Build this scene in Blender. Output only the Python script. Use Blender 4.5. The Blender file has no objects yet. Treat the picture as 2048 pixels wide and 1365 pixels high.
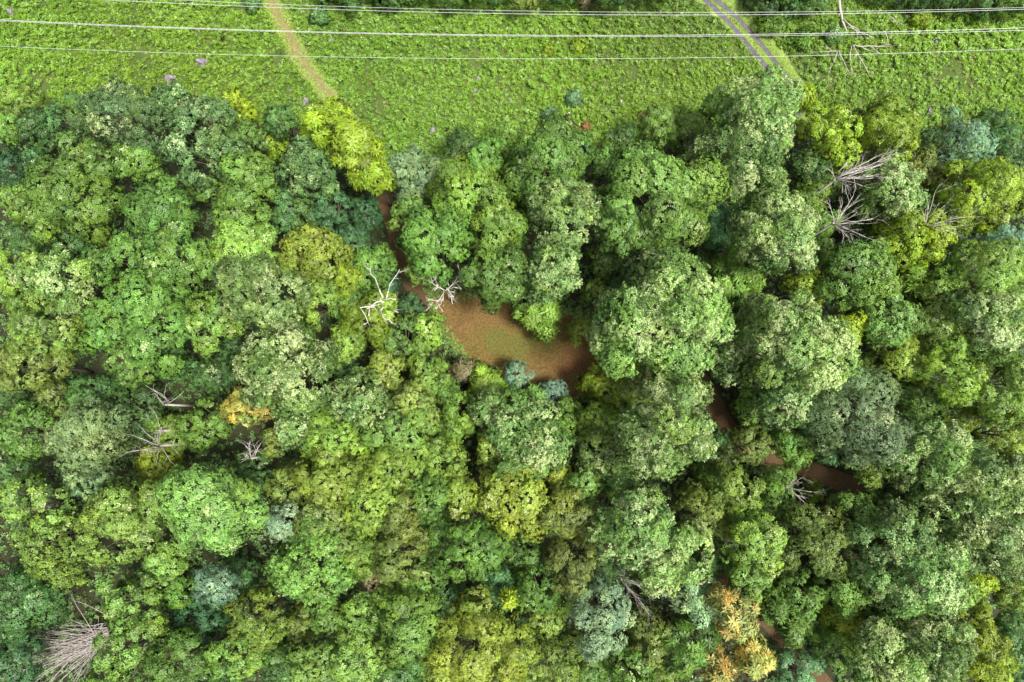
import bpy, bmesh, math
import numpy as np
from mathutils import Vector, Matrix, noise as mnoise

C = bpy.context.scene.collection
S = bpy.context.scene
# ------------------------------------------------------------------ camera, sky, sun, exposure
CAM_H, TILT, F = 112.0, math.radians(6.0), 1365.3
cam_data = bpy.data.cameras.new('camera')
cam_data.sensor_fit = 'HORIZONTAL'; cam_data.sensor_width = 36.0; cam_data.lens = 24.0
cam_data.clip_start = 1.0; cam_data.clip_end = 3000.0
cam = bpy.data.objects.new('camera', cam_data); C.objects.link(cam)
cam.location = (0, 0, CAM_H); cam.rotation_euler = (TILT, 0, 0)
S.camera = cam
SUN_EL, SUN_AZ = math.radians(68), math.radians(-25)      # azimuth in the ground plane from +X
w = bpy.data.worlds.new('World'); S.world = w; w.use_nodes = True
nt = w.node_tree; bg = nt.nodes['Background']
sky = nt.nodes.new('ShaderNodeTexSky'); sky.sky_type = 'NISHITA'; sky.sun_disc = False
sky.sun_elevation = SUN_EL; sky.sun_rotation = math.pi/2 - SUN_AZ
sky.air_density = 1.0; sky.dust_density = 4.0; sky.ozone_density = 0.6
hs = nt.nodes.new('ShaderNodeHueSaturation'); hs.inputs['Saturation'].default_value = 0.35   # thin overcast: a whiter sky
nt.links.new(sky.outputs[0], hs.inputs['Color']); nt.links.new(hs.outputs[0], bg.inputs[0]); bg.inputs[1].default_value = 0.09
sun_d = bpy.data.lights.new('sun', 'SUN'); sun_d.energy = 2.9; sun_d.angle = math.radians(12)
sun_d.color = (1.0, 0.955, 0.86)
sun = bpy.data.objects.new('sun', sun_d); C.objects.link(sun)
sd = Vector((math.cos(SUN_EL)*math.cos(SUN_AZ), math.cos(SUN_EL)*math.sin(SUN_AZ), math.sin(SUN_EL)))
sun.rotation_euler = sd.to_track_quat('Z', 'Y').to_euler(); sun.location = sd*300
S.view_settings.view_transform = 'Standard'; S.view_settings.look = 'None'
S.view_settings.exposure = 1.52; S.view_settings.gamma = 1.0
S.render.engine = 'CYCLES'
S.cycles.max_bounces = 6; S.cycles.diffuse_bounces = 4; S.cycles.transmission_bounces = 4
S.cycles.glossy_bounces = 1; S.cycles.use_denoising = True

# ------------------------------------------------------------------ photo pixel <-> place
ct, st = math.cos(TILT), math.sin(TILT)
def ray(px, py):
    u, v = (px-1024)/F, -(py-682.5)/F
    return u, v*ct + st, v*st - ct
def hgt(x, y):
    return 0.5*np.sin(x/29+1.0)*np.cos(y/23) + 0.3*np.sin(x/13+y/17)
def at(px, py, z=0.0):
    dx, dy, dz = ray(px, py); t = (z-CAM_H)/dz
    return dx*t, dy*t
def ground_at(px, py):
    x, y = at(px, py, 0); h = float(hgt(x, y)); x, y = at(px, py, h)
    return x, y, float(hgt(x, y))
def proj(x, y, z=0.0):
    dz = z-CAM_H
    yc = y*ct + dz*st; zc = -y*st + dz*ct
    return 1024 + F*x/(-zc), 682.5 - F*yc/(-zc)

# ------------------------------------------------------------------ helpers
def tag(o, label=None, cat=None, group=None, kind=None):
    if label: o['label'] = label
    if cat: o['category'] = cat
    if group: o['group'] = group
    if kind: o['kind'] = kind
    return o
def empty(name, loc):
    o = bpy.data.objects.new(name, None); C.objects.link(o); o.location = loc
    o.empty_display_size = 0.5
    return o
def link(name, me, parent=None):
    o = bpy.data.objects.new(name, me); C.objects.link(o)
    if parent: o.parent = parent
    return o
def quad_mesh(name, V, mat, attrs=None):
    """V: (n,4,3) array of separate quads; attrs: dict of per-face float arrays"""
    n = len(V)
    me = bpy.data.meshes.new(name)
    me.vertices.add(n*4); me.vertices.foreach_set('co', np.ascontiguousarray(V, dtype=np.float32).ravel())
    me.loops.add(n*4); me.loops.foreach_set('vertex_index', np.arange(n*4, dtype=np.int32))
    me.polygons.add(n); me.polygons.foreach_set('loop_start', np.arange(n, dtype=np.int32)*4)
    me.update(calc_edges=True)
    for k, a in (attrs or {}).items():
        if np.ndim(a) == 2:
            at_ = me.attributes.new(k, 'FLOAT_VECTOR', 'FACE'); at_.data.foreach_set('vector', np.ascontiguousarray(a, dtype=np.float32).ravel()); continue
        at_ = me.attributes.new(k, 'FLOAT', 'FACE'); at_.data.foreach_set('value', np.asarray(a, dtype=np.float32))
    me.materials.append(mat)
    return me

# ------------------------------------------------------------------ materials
def newmat(name):
    m = bpy.data.materials.new(name); m.use_nodes = True
    t = m.node_tree; b = t.nodes['Principled BSDF']
    return m, t, b
def N(t, ty, **kw):
    n = t.nodes.new(ty)
    for k, v in kw.items(): setattr(n, k, v)
    return n
def math_node(t, op, a, b):
    n = N(t, 'ShaderNodeMath', operation=op)
    for i, v in enumerate((a, b)):
        if isinstance(v, (int, float)): n.inputs[i].default_value = v
        else: t.links.new(v, n.inputs[i])
    return n.outputs[0]
def mix_rgb(t, fac, a, b, mode='MIX'):
    n = N(t, 'ShaderNodeMix', data_type='RGBA', blend_type=mode)
    for s, v in ((n.inputs[0], fac), (n.inputs[6], a), (n.inputs[7], b)):
        if isinstance(v, (int, float)): s.default_value = v
        elif isinstance(v, tuple): s.default_value = (*v, 1)
        else: t.links.new(v, s)
    return n.outputs[2]
def foliage_mat(name='foliage', turn=(1.24, 1.06, 0.7)):
    m, t, b = newmat(name)
    oi = N(t, 'ShaderNodeObjectInfo')
    ti = N(t, 'ShaderNodeAttribute', attribute_name='tint'); pa = N(t, 'ShaderNodeAttribute', attribute_name='pale')
    hu = N(t, 'ShaderNodeAttribute', attribute_name='warm')
    # leaf-to-leaf brightness
    br = math_node(t, 'ADD', math_node(t, 'MULTIPLY', ti.outputs['Fac'], 0.95), 0.50)
    sc = N(t, 'ShaderNodeVectorMath', operation='SCALE')
    t.links.new(oi.outputs['Color'], sc.inputs[0]); t.links.new(br, sc.inputs[3])
    warm = mix_rgb(t, 1.0, sc.outputs[0], turn, 'MULTIPLY')
    c1 = mix_rgb(t, hu.outputs['Fac'], sc.outputs[0], warm)
    # paler colour on a share of the leaves (share in the object's alpha)
    thr = math_node(t, 'LESS_THAN', pa.outputs['Fac'], oi.outputs['Alpha'])
    pale = mix_rgb(t, 0.44, c1, (0.58, 0.66, 0.32))
    c2 = mix_rgb(t, thr, c1, pale)
    t.links.new(c2, b.inputs['Base Color'])
    b.inputs['Roughness'].default_value = 0.5; b.inputs['Specular IOR Level'].default_value = 0.35
    tr = N(t, 'ShaderNodeBsdfTranslucent')
    tc = mix_rgb(t, 1.0, c2, (1.25, 1.2, 0.5), 'MULTIPLY'); t.links.new(tc, tr.inputs[0])
    mx = N(t, 'ShaderNodeMixShader'); mx.inputs[0].default_value = 0.22
    # leaves lean with the twig clump they grow on: blend the leaf's own normal with the clump's
    an = N(t, 'ShaderNodeAttribute', attribute_name='lean'); ge = N(t, 'ShaderNodeNewGeometry')
    s1 = N(t, 'ShaderNodeVectorMath', operation='SCALE'); s1.inputs[3].default_value = 2.3; t.links.new(an.outputs['Vector'], s1.inputs[0])
    ad = N(t, 'ShaderNodeVectorMath', operation='ADD'); t.links.new(s1.outputs[0], ad.inputs[0]); t.links.new(ge.outputs['Normal'], ad.inputs[1])
    nm = N(t, 'ShaderNodeVectorMath', operation='NORMALIZE'); t.links.new(ad.outputs[0], nm.inputs[0])
    t.links.new(nm.outputs[0], b.inputs['Normal'])
    out = t.nodes['Material Output']
    t.links.new(b.outputs[0], mx.inputs[1]); t.links.new(tr.outputs[0], mx.inputs[2]); t.links.new(mx.outputs[0], out.inputs[0])
    return m
def noise_mat(name, cols, scale, rough=0.9, detail=8, bump=0.3, bscale=None, warp=0.0):
    """cols: list of (pos, rgb)"""
    m, t, b = newmat(name)
    tc = N(t, 'ShaderNodeTexCoord')
    n = N(t, 'ShaderNodeTexNoise'); n.inputs['Scale'].default_value = scale; n.inputs['Detail'].default_value = detail
    n.inputs['Roughness'].default_value = 0.65; n.inputs['Distortion'].default_value = warp
    t.links.new(tc.outputs['Object'], n.inputs['Vector'])
    r = N(t, 'ShaderNodeValToRGB')
    el = r.color_ramp.elements
    el[0].position, el[0].color = cols[0][0], (*cols[0][1], 1); el[1].position, el[1].color = cols[-1][0], (*cols[-1][1], 1)
    for p, c in cols[1:-1]:
        e = el.new(p); e.color = (*c, 1)
    t.links.new(n.outputs['Fac'], r.inputs[0])
    n2 = N(t, 'ShaderNodeTexNoise'); n2.inputs['Scale'].default_value = bscale or scale*12; n2.inputs['Detail'].default_value = 4
    t.links.new(tc.outputs['Object'], n2.inputs['Vector'])
    mr = N(t, 'ShaderNodeMapRange'); mr.inputs[1].default_value = 0.3; mr.inputs[2].default_value = 0.7
    mr.inputs[3].default_value = 0.6; mr.inputs[4].default_value = 1.35
    t.links.new(n2.outputs['Fac'], mr.inputs[0])
    sc = N(t, 'ShaderNodeVectorMath', operation='SCALE'); t.links.new(r.outputs[0], sc.inputs[0]); t.links.new(mr.outputs[0], sc.inputs[3])
    t.links.new(sc.outputs[0], b.inputs['Base Color'])
    b.inputs['Roughness'].default_value = rough; b.inputs['Specular IOR Level'].default_value = 0.2
    bp = N(t, 'ShaderNodeBump'); bp.inputs['Strength'].default_value = bump; bp.inputs['Distance'].default_value = 0.1
    t.links.new(n2.outputs['Fac'], bp.inputs['Height']); t.links.new(bp.outputs[0], b.inputs['Normal'])
    return m
FOL = foliage_mat(); FOL_TURNING = foliage_mat('turning_foliage', (2.25, 1.05, 0.85))
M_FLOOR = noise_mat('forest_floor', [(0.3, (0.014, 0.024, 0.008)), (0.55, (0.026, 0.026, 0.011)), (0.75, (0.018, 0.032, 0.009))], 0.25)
M_MEADOW = noise_mat('meadow_soil', [(0.3, (0.03, 0.06, 0.012)), (0.6, (0.06, 0.085, 0.018)), (0.78, (0.12, 0.08, 0.035))], 0.4)
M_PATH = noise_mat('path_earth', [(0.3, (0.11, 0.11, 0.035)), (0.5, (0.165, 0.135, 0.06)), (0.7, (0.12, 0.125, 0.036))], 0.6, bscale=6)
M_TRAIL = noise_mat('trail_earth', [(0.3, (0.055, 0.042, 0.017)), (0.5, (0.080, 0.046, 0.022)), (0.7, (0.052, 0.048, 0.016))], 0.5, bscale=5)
M_GRAVEL = noise_mat('rut_gravel', [(0.3, (0.055, 0.05, 0.062)), (0.6, (0.095, 0.085, 0.105)), (0.8, (0.075, 0.07, 0.062))], 1.2, bscale=9)
M_VERGE = noise_mat('verge_grass', [(0.3, (0.11, 0.19, 0.03)), (0.5, (0.16, 0.23, 0.05)), (0.75, (0.14, 0.21, 0.03))], 0.8, bscale=7)
M_ROCK = noise_mat('rock', [(0.35, (0.10, 0.085, 0.09)), (0.55, (0.23, 0.20, 0.235)), (0.72, (0.36, 0.33, 0.36))], 1.8, bump=0.6)
M_BARK = noise_mat('bark', [(0.3, (0.07, 0.055, 0.04)), (0.7, (0.16, 0.13, 0.10))], 3.0, bump=0.6)
M_DEAD = noise_mat('bleached_wood', [(0.3, (0.38, 0.34, 0.31)), (0.7, (0.64, 0.60, 0.56))], 3.0, bump=0.3)
M_DEADG = noise_mat('grey_dead_wood', [(0.3, (0.25, 0.22, 0.20)), (0.7, (0.44, 0.40, 0.38))], 3.0, bump=0.3)
def wire_mat():
    m, t, b = newmat('aluminium_wire')
    b.inputs['Base Color'].default_value = (0.80, 0.80, 0.84, 1); b.inputs['Metallic'].default_value = 0.25
    b.inputs['Roughness'].default_value = 0.5
    n = N(t, 'ShaderNodeTexNoise'); n.inputs['Scale'].default_value = 2.0
    tc = N(t, 'ShaderNodeTexCoord'); t.links.new(tc.outputs['Object'], n.inputs['Vector'])
    t.links.new(mix_rgb(t, n.outputs['Fac'], (0.40, 0.40, 0.43), (0.62, 0.62, 0.65)), b.inputs['Base Color'])
    return m
M_WIRE = wire_mat()
def clearing_mat():
    m, t, b = newmat('clearing_turf')
    tc = N(t, 'ShaderNodeTexCoord')
    def nz(s, d=6, dist=0.0):
        n = N(t, 'ShaderNodeTexNoise'); n.inputs['Scale'].default_value = s; n.inputs['Detail'].default_value = d
        n.inputs['Distortion'].default_value = dist
        t.links.new(tc.outputs['Object'], n.inputs['Vector']); return n.outputs['Fac']
    cx, cy, _ = ground_at(1040, 695)
    sep = N(t, 'ShaderNodeSeparateXYZ'); t.links.new(tc.outputs['Object'], sep.inputs[0])
    # distance from the greener middle of the clearing, roughened with noise
    dx = math_node(t, 'DIVIDE', math_node(t, 'SUBTRACT', sep.outputs[0], cx-1.0), 8.5)
    dy = math_node(t, 'DIVIDE', math_node(t, 'SUBTRACT', sep.outputs[1], cy+0.3), 3.6)
    d2 = math_node(t, 'ADD', math_node(t, 'MULTIPLY', dx, dx), math_node(t, 'MULTIPLY', dy, dy))
    d = math_node(t, 'ADD', d2, math_node(t, 'MULTIPLY', math_node(t, 'SUBTRACT', nz(0.35, 5, 0.5), 0.5), 3.2))
    r = N(t, 'ShaderNodeValToRGB'); e = r.color_ramp.elements
    e[0].position, e[0].color = 0.0, (0.088, 0.088, 0.022, 1); e[1].position, e[1].color = 1.0, (0.118, 0.074, 0.027, 1)
    k = e.new(0.45); k.color = (0.112, 0.078, 0.024, 1)
    t.links.new(math_node(t, 'MULTIPLY', d, 0.6), r.inputs[0])
    # redder bare earth at the right end
    rx = math_node(t, 'SUBTRACT', sep.outputs[0], cx+8.3); ry = math_node(t, 'SUBTRACT', sep.outputs[1], cy-3.0)
    rd = math_node(t, 'SQRT', math_node(t, 'ADD', math_node(t, 'MULTIPLY', rx, rx), math_node(t, 'MULTIPLY', ry, ry)), 0)
    mr = N(t, 'ShaderNodeMapRange'); mr.inputs[1].default_value = 5.0; mr.inputs[2].default_value = 0.5
    t.links.new(math_node(t, 'ADD', rd, math_node(t, 'MULTIPLY', nz(1.0), 1.5)), mr.inputs[0])
    c = mix_rgb(t, math_node(t, 'MULTIPLY', mr.outputs[0], 0.85), r.outputs[0], (0.145, 0.066, 0.033))
    f = nz(3.6, 6)
    m2 = N(t, 'ShaderNodeMapRange'); m2.inputs[1].default_value = 0.35; m2.inputs[2].default_value = 0.65
    m2.inputs[3].default_value = 0.64; m2.inputs[4].default_value = 1.22; t.links.new(f, m2.inputs[0])
    sc = N(t, 'ShaderNodeVectorMath', operation='SCALE'); t.links.new(c, sc.inputs[0]); t.links.new(m2.outputs[0], sc.inputs[3])
    t.links.new(sc.outputs[0], b.inputs['Base Color']); b.inputs['Roughness'].default_value = 0.95
    b.inputs['Specular IOR Level'].default_value = 0.1
    bp = N(t, 'ShaderNodeBump'); bp.inputs['Strength'].default_value = 0.5; bp.inputs['Distance'].default_value = 0.1
    t.links.new(f, bp.inputs['Height']); t.links.new(bp.outputs[0], b.inputs['Normal'])
    return m
M_CLEAR = clearing_mat()

# ------------------------------------------------------------------ ground
def grid_sheet(name, x0, x1, y0, y1, step, mat, off=0.0, far=None):
    xs = np.arange(x0, x1+.01, step); ys = np.arange(y0, y1+.01, step)
    if far:
        xs = np.concatenate([[-far], xs, [far]]); ys = np.concatenate([[-far], ys, [far]])
    X, Y = np.meshgrid(xs, ys, indexing='ij'); Z = hgt(X, Y)+off
    nx, ny = X.shape; I = np.arange(nx*ny).reshape(nx, ny)
    q = np.stack([I[:-1, :-1], I[1:, :-1], I[1:, 1:], I[:-1, 1:]], -1).reshape(-1, 4)
    me = bpy.data.meshes.new(name); me.from_pydata(np.stack([X, Y, Z], -1).reshape(-1, 3).tolist(), [], q.tolist())
    for p in me.polygons: p.use_smooth = True
    me.materials.append(mat)
    return link(name, me)
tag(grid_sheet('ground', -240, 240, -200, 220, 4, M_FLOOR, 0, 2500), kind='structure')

def resample(pts, step=1.0):
    P = np.array(pts, float); out = [P[0]]
    n = len(P)
    for i in range(n-1):     # Catmull-Rom
        p0, p1, p2, p3 = P[max(i-1, 0)], P[i], P[i+1], P[min(i+2, n-1)]
        k = max(2, int(np.linalg.norm(p2-p1)/step))
        for j in range(1, k+1):
            t = j/k
            out.append(0.5*((2*p1)+(-p0+p2)*t+(2*p0-5*p1+4*p2-p3)*t*t+(-p0+3*p1-3*p2+p3)*t**3))
    return np.array(out)
def strip(name, px_pts, width, mat, off, seed=0, rough=0.12, label=None):
    rg = np.random.default_rng(seed)
    g = resample([ground_at(*p)[:2] for p in px_pts], 0.8)
    t = np.gradient(g, axis=0); t /= np.linalg.norm(t, axis=1)[:, None]; nrm = np.stack([-t[:, 1], t[:, 0]], -1)
    k = 7; us = np.linspace(-1, 1, k)
    s = np.arange(len(g))*0.8; wl = width/2*(1+rough*(np.sin(s*.7+seed)+.6*np.sin(s*1.9+1+seed))+rg.normal(0, rough*.5, len(g)))
    wr = width/2*(1+rough*(np.sin(s*.6+2+seed)+.6*np.sin(s*2.3+seed))+rg.normal(0, rough*.5, len(g)))
    V = []
    for i in range(len(g)):
        for u in us:
            p = g[i]+nrm[i]*u*(wl[i] if u < 0 else wr[i]); V.append((p[0], p[1], float(hgt(p[0], p[1]))+off))
    Fc = [(i*k+j, i*k+j+1, (i+1)*k+j+1, (i+1)*k+j) for i in range(len(g)-1) for j in range(k-1)]
    me = bpy.data.meshes.new(name); me.from_pydata(V, [], Fc); me.materials.append(mat)
    o = link(name, me); tag(o, kind='structure')
    if label: o['label'] = label
    return g
ROUTE_MEADOW = [(520, -60), (545, 5), (565, 45), (585, 85), (608, 125), (638, 165), (668, 205), (700, 255), (735, 315)]
ROUTE_WOOD = [(725, 300), (755, 360), (772, 405), (790, 465), (806, 520), (815, 560), (845, 590), (890, 625)]
ROUTE_EAST = [(1185, 715), (1270, 735), (1370, 745), (1415, 780), (1437, 825), (1462, 865), (1520, 905), (1590, 930), (1660, 955), (1740, 990), (1830, 1030)]
ROUTE_SOUTH = [(1440, 1140), (1478, 1175), (1520, 1230), (1565, 1275), (1610, 1320), (1650, 1370), (1700, 1430)]
RUT_L = [(1330, -85), (1375, -35), (1410, 0), (1458, 46), (1496, 92), (1532, 135), (1565, 180), (1600, 235)]
RUT_R = [(1352, -80), (1398, -33), (1432, 0), (1476, 39), (1515, 81), (1556, 132), (1590, 178), (1625, 235)]
g_path = strip('meadow_path', ROUTE_MEADOW, 3.1, M_PATH, 0.05, 1)
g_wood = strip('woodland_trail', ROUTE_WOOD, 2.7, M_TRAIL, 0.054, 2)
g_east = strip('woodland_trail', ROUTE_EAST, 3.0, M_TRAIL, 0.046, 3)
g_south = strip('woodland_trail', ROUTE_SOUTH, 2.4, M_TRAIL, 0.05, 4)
VERGE = [(1345, -80), (1392, -30), (1432, 2), (1478, 44), (1518, 88), (1556, 134), (1590, 180), (1628, 235)]
g_verge = strip('grass_verge', VERGE, 4.4, M_VERGE, 0.05, 5)
g_rl = strip('gravel_rut', RUT_L, 0.85, M_GRAVEL, 0.065, 6, 0.08)
g_rr = strip('gravel_rut', RUT_R, 0.85, M_GRAVEL, 0.065, 7, 0.08)

CLEARING = [(862, 575), (905, 585), (960, 585), (1010, 595), (1060, 610), (1140, 625), (1215, 660), (1240, 720), (1200, 775), (1130, 800), (1060, 795), (1000, 770), (945, 735), (905, 690), (870, 640)]
def poly_fan(name, px_pts, mat, off):
    g = [ground_at(*p)[:2] for p in px_pts]; g.append(g[0]); g = resample(g, 0.6)[:-1]
    c = g.mean(0); rings = 12; V = []; n = len(g)
    for r in range(1, rings+1):
        for p in g:
            q = c+(p-c)*r/rings; V.append((q[0], q[1], float(hgt(*q))+off))
    V.append((c[0], c[1], float(hgt(*c))+off)); Fc = []
    for r in range(rings-1):
        for i in range(n): Fc.append((r*n+i, r*n+(i+1) % n, (r+1)*n+(i+1) % n, (r+1)*n+i))
    Fc += [(len(V)-1, (i+1) % n, i) for i in range(n)]
    me = bpy.data.meshes.new(name); me.from_pydata(V, [], Fc); me.materials.append(mat)
    bm = bmesh.new(); bm.from_mesh(me); bmesh.ops.recalc_face_normals(bm, faces=bm.faces)
    if sum(f.normal.z for f in bm.faces) < 0: bmesh.ops.reverse_faces(bm, faces=bm.faces)
    bm.to_mesh(me); bm.free()
    tag(link(name, me), kind='structure'); return g
g_clear = poly_fan('clearing', CLEARING, M_CLEAR, 0.06)

# ------------------------------------------------------------------ leaves
def frames(n):
    a = np.where(np.abs(n[:, 2:3]) < 0.9, np.array([[0, 0, 1.0]]), np.array([[1.0, 0, 0]]))
    u = np.cross(a, n); u /= np.linalg.norm(u, axis=1)[:, None]+1e-9
    return u, np.cross(n, u)
def leaf_quads(rg, P, Nn, k, ln, wd, tilt, ltilt, spread=0.05):
    """k diamond leaves around each spray point P with outward normal Nn. tilt: mean angle of the leaf above the tangent plane"""
    n = len(P); u, v = frames(Nn)
    az = rg.random((n, 1))*6.283 + np.arange(k)[None]*(6.283/k) + rg.normal(0, 0.35, (n, k))
    tl = rg.normal(tilt, ltilt, (n, k))
    ca, sa = np.cos(az)[..., None], np.sin(az)[..., None]
    rad = u[:, None]*ca + v[:, None]*sa
    tang = -u[:, None]*sa + v[:, None]*ca
    nn = Nn[:, None]
    d = rad*np.cos(tl)[..., None] + nn*np.sin(tl)[..., None]
    roll = rg.normal(0, 0.45, (n, k))[..., None]
    nrm = np.cross(d, tang); side = tang*np.cos(roll)+nrm*np.sin(roll)
    L = (ln*rg.uniform(0.65, 1.25, (n, k)))[..., None]; W = (wd*rg.uniform(0.7, 1.25, (n, k)))[..., None]
    b = P[:, None] + rad*spread
    droop = np.array([0, 0, -1.0])*L*0.16
    tip = b + d*L + droop
    mid = b + d*L*0.5
    Q = np.stack([b + 0*tip, mid-side*W*0.5, tip, mid+side*W*0.5], 2)
    return Q.reshape(-1, 4, 3)

TYPES = {  # lobe count factor, lobe size, spray density per m2, k, leaf len, leaf width, tilt, tilt sd
    'L': dict(nl=26, ls=0.29, den=15, k=6, ln=0.28, wd=0.185, tilt=0.30, sd=0.38, jag=0.10, cr=0.72, ch=0.52),
    'D': dict(nl=42, ls=0.23, den=16, k=6, ln=0.31, wd=0.16, tilt=0.60, sd=0.38, jag=0.14, cr=0.55, ch=0.62),
    'S': dict(nl=24, ls=0.27, den=5.0, k=10, ln=0.80, wd=0.20, tilt=0.12, sd=0.22, jag=0.12, cr=0.8, ch=0.3),
    'F': dict(nl=24, ls=0.29, den=18.0, k=6, ln=0.25, wd=0.13, tilt=0.40, sd=0.5, jag=0.16, cr=0.56, ch=0.40),
    'E': dict(nl=26, ls=0.21, den=13, k=6, ln=0.34, wd=0.21, tilt=0.35, sd=0.4, jag=0.16, cr=0.55, ch=0.50),
}
def crown_quads(rg, ty, R, vz, flat=1.0):
    """crown centred on the origin, radius R, vertical half height vz"""
    p = TYPES[ty]
    nl = max(7, int(p['nl']*(0.55+0.45*min(R/4.5, 1.8))))
    ls = p['ls']*(1.0 if R > 3 else 1.25)
    i = np.arange(nl)+0.5
    zz = 1 - i/nl*1.45                     # from the top down to a little below the middle
    zz = np.clip(zz+rg.normal(0, 0.06, nl), -0.6, 1)
    ph = i*2.39996 + rg.normal(0, 0.3, nl)
    rr = np.sqrt(np.clip(1-zz*zz, 0, 1))
    a1, a2, a3 = rg.random(3)*6.28
    ecc = 1+0.14*np.cos(2*(ph-a1))+0.10*np.cos(3*(ph-a2))+0.05*np.cos(5*(ph-a3))
    sh = np.where(rg.random(nl) < 0.45, rg.uniform(0.94, 1.08, nl), rg.uniform(0.72, 0.90, nl))*(1-ls*0.62)
    if ty == 'E': sh = rg.uniform(0.45, 1.12, nl)*(1-ls*0.6)
    ctr = np.stack([rr*np.cos(ph)*R*ecc*sh, rr*np.sin(ph)*R*ecc*sh, zz*vz*sh], -1)
    lr = R*ls*rg.uniform(0.68, 1.30, nl)*(1.12-0.25*(sh < 0.75))
    if rg.random() < 0.6 and ty != 'E': ctr[0] = (0, 0, vz*0.55)
    core_n = 3
    Ps, Ns, Li, Ct, Cp, Ln = [], [], [], [], [], []
    for j in range(nl):
        m = int(p['den']*4*math.pi*lr[j]**2*0.62)
        d = rg.normal(0, 1, (m, 3)); d /= np.linalg.norm(d, axis=1)[:, None]
        out = ctr[j]/(np.linalg.norm(ctr[j])+1e-6)+np.array([0, 0, 0.5])
        keep = (d@out > -0.45)
        d = d[keep]
        # knobbly lobe surface
        kn = 1+p['jag']*(np.sin(d[:, 0]*7+j)+np.sin(d[:, 1]*8+2*j)+np.sin(d[:, 2]*9+3*j))*0.5
        # twig clumps: each gathers the sprays near it into a small dome, gaps stay between
        nc = max(5, int(4*math.pi*lr[j]**2*0.62/(p['cr']**2*2.3)))
        cd = rg.normal(0, 1, (nc*2, 3)); cd /= np.linalg.norm(cd, axis=1)[:, None]; cd = cd[(cd@out > -0.5)]
        dd = (1-np.clip(d@cd.T, -1, 1)); ci = dd.argmin(1); ang = np.sqrt(2*dd.min(1))*lr[j]/p['cr']
        rcl = rg.uniform(0.7, 1.25, len(cd))[ci]; u_ = ang/rcl
        kp = u_ < rg.uniform(1.0, 1.4, len(d)); d, kn, u_, ci = d[kp], kn[kp], u_[kp], ci[kp]
        hh_ = p['ch']*rg.uniform(0.3, 1.3, len(cd))[ci]*(1-np.clip(u_, 0, 1.2)**2)
        ct_ = rg.normal(0, 0.13, len(cd))[ci]
        rad = lr[j]*kn*(1-0.30*rg.random(len(d))**3+0.03*rg.normal(0, 1, len(d)))+hh_-p['ch']*0.5
        P = ctr[j]+d*rad[:, None]*np.array([1, 1, 0.85])
        # drop points buried in other lobes
        dist = np.linalg.norm((P[:, None]-ctr[None])/np.array([1, 1, 0.85]), axis=2)/lr[None]
        dist[:, j] = 9
        k2 = dist.min(1) > 0.80
        Ps.append(P[k2]); Ns.append(d[k2]); Li.append(np.full(k2.sum(), j)); Ct.append(ct_[k2]); Cp.append((rg.random(len(cd))[ci]+0.45*(u_-0.5))[k2]); Ln.append((d*0.9+(d-cd[ci])*(lr[j]/p['cr'])*0.75)[k2])
    P = np.concatenate(Ps); Nn = np.concatenate(Ns); Li = np.concatenate(Li)
    Nn = Nn*1.0+np.array([0, 0, 0.18])+P/(np.linalg.norm(P, axis=1)[:, None]+1e-6)*0.15
    Nn /= np.linalg.norm(Nn, axis=1)[:, None]
    Q = leaf_quads(rg, P, Nn, p['k'], p['ln'], p['wd'], p['tilt'], p['sd'])
    k = p['k']
    cn = P/np.array([R, R, vz]); lean = np.concatenate(Ln)+cn*0.75+np.array([0, 0, 0.15]); lean /= np.linalg.norm(lean, axis=1)[:, None]+1e-6
    lean = np.repeat(lean, k, 0)
    lob_t = rg.normal(0, 0.10, nl)[Li]+np.concatenate(Ct); spr = rg.normal(0, 0.10, len(P))
    tint = np.clip(np.repeat(0.5+1.25*lob_t+spr, k)+rg.normal(0, 0.075, len(P)*k), 0, 1.2)
    # pale leaves come in patches, more of them towards the clump tips
    q = P/2.2; patch = np.sin(q[:, 0]*1.9+a1)+np.sin(q[:, 1]*2.3+a2)+np.sin(q[:, 2]*2.1+a3)
    pale = np.clip(np.repeat(np.concatenate(Cp)*0.42+rg.random(len(P))*0.30+0.15-0.11*patch, k)+rg.normal(0, 0.05, len(P)*k), 0.001, 1)
    warm = np.clip(np.repeat(0.22+rg.normal(0, 0.25, nl)[Li]+0.15*np.sin(q[:, 0]*3+a2)+rg.normal(0, .15, len(P)), k), 0, 1)
    return Q, dict(lean=lean, tint=tint, pale=pale, warm=warm), ctr, lr

def tubes(segs, sides=6):
    """segs: list of polylines [(p, r), ...] -> verts, faces"""
    V, Fc = [], []
    for line in segs:
        P = [Vector(p) for p, r in line]; Rr = [r for p, r in line]; b0 = len(V)
        for i, p in enumerate(P):
            t = (P[min(i+1, len(P)-1)]-P[max(i-1, 0)]).normalized()
            a = Vector((0, 0, 1)) if abs(t.z) < 0.9 else Vector((1, 0, 0))
            u = t.cross(a).normalized(); v = t.cross(u)
            for s in range(sides):
                an = 6.2832*s/sides; V.append(tuple(p+(u*math.cos(an)+v*math.sin(an))*Rr[i]))
        for i in range(len(P)-1):
            for s in range(sides):
                Fc.append((b0+i*sides+s, b0+i*sides+(s+1) % sides, b0+(i+1)*sides+(s+1) % sides, b0+(i+1)*sides+s))
        Fc.append(tuple(b0+s for s in range(sides))[::-1]); Fc.append(tuple(b0+(len(P)-1)*sides+s for s in range(sides)))
    return V, Fc
def tube_obj(name, segs, mat, parent=None, sides=6):
    V, Fc = tubes(segs, sides); me = bpy.data.meshes.new(name); me.from_pydata(V, [], Fc)
    for p in me.polygons: p.use_smooth = len(p.vertices) == 4
    me.materials.append(mat); return link(name, me, parent)

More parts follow.
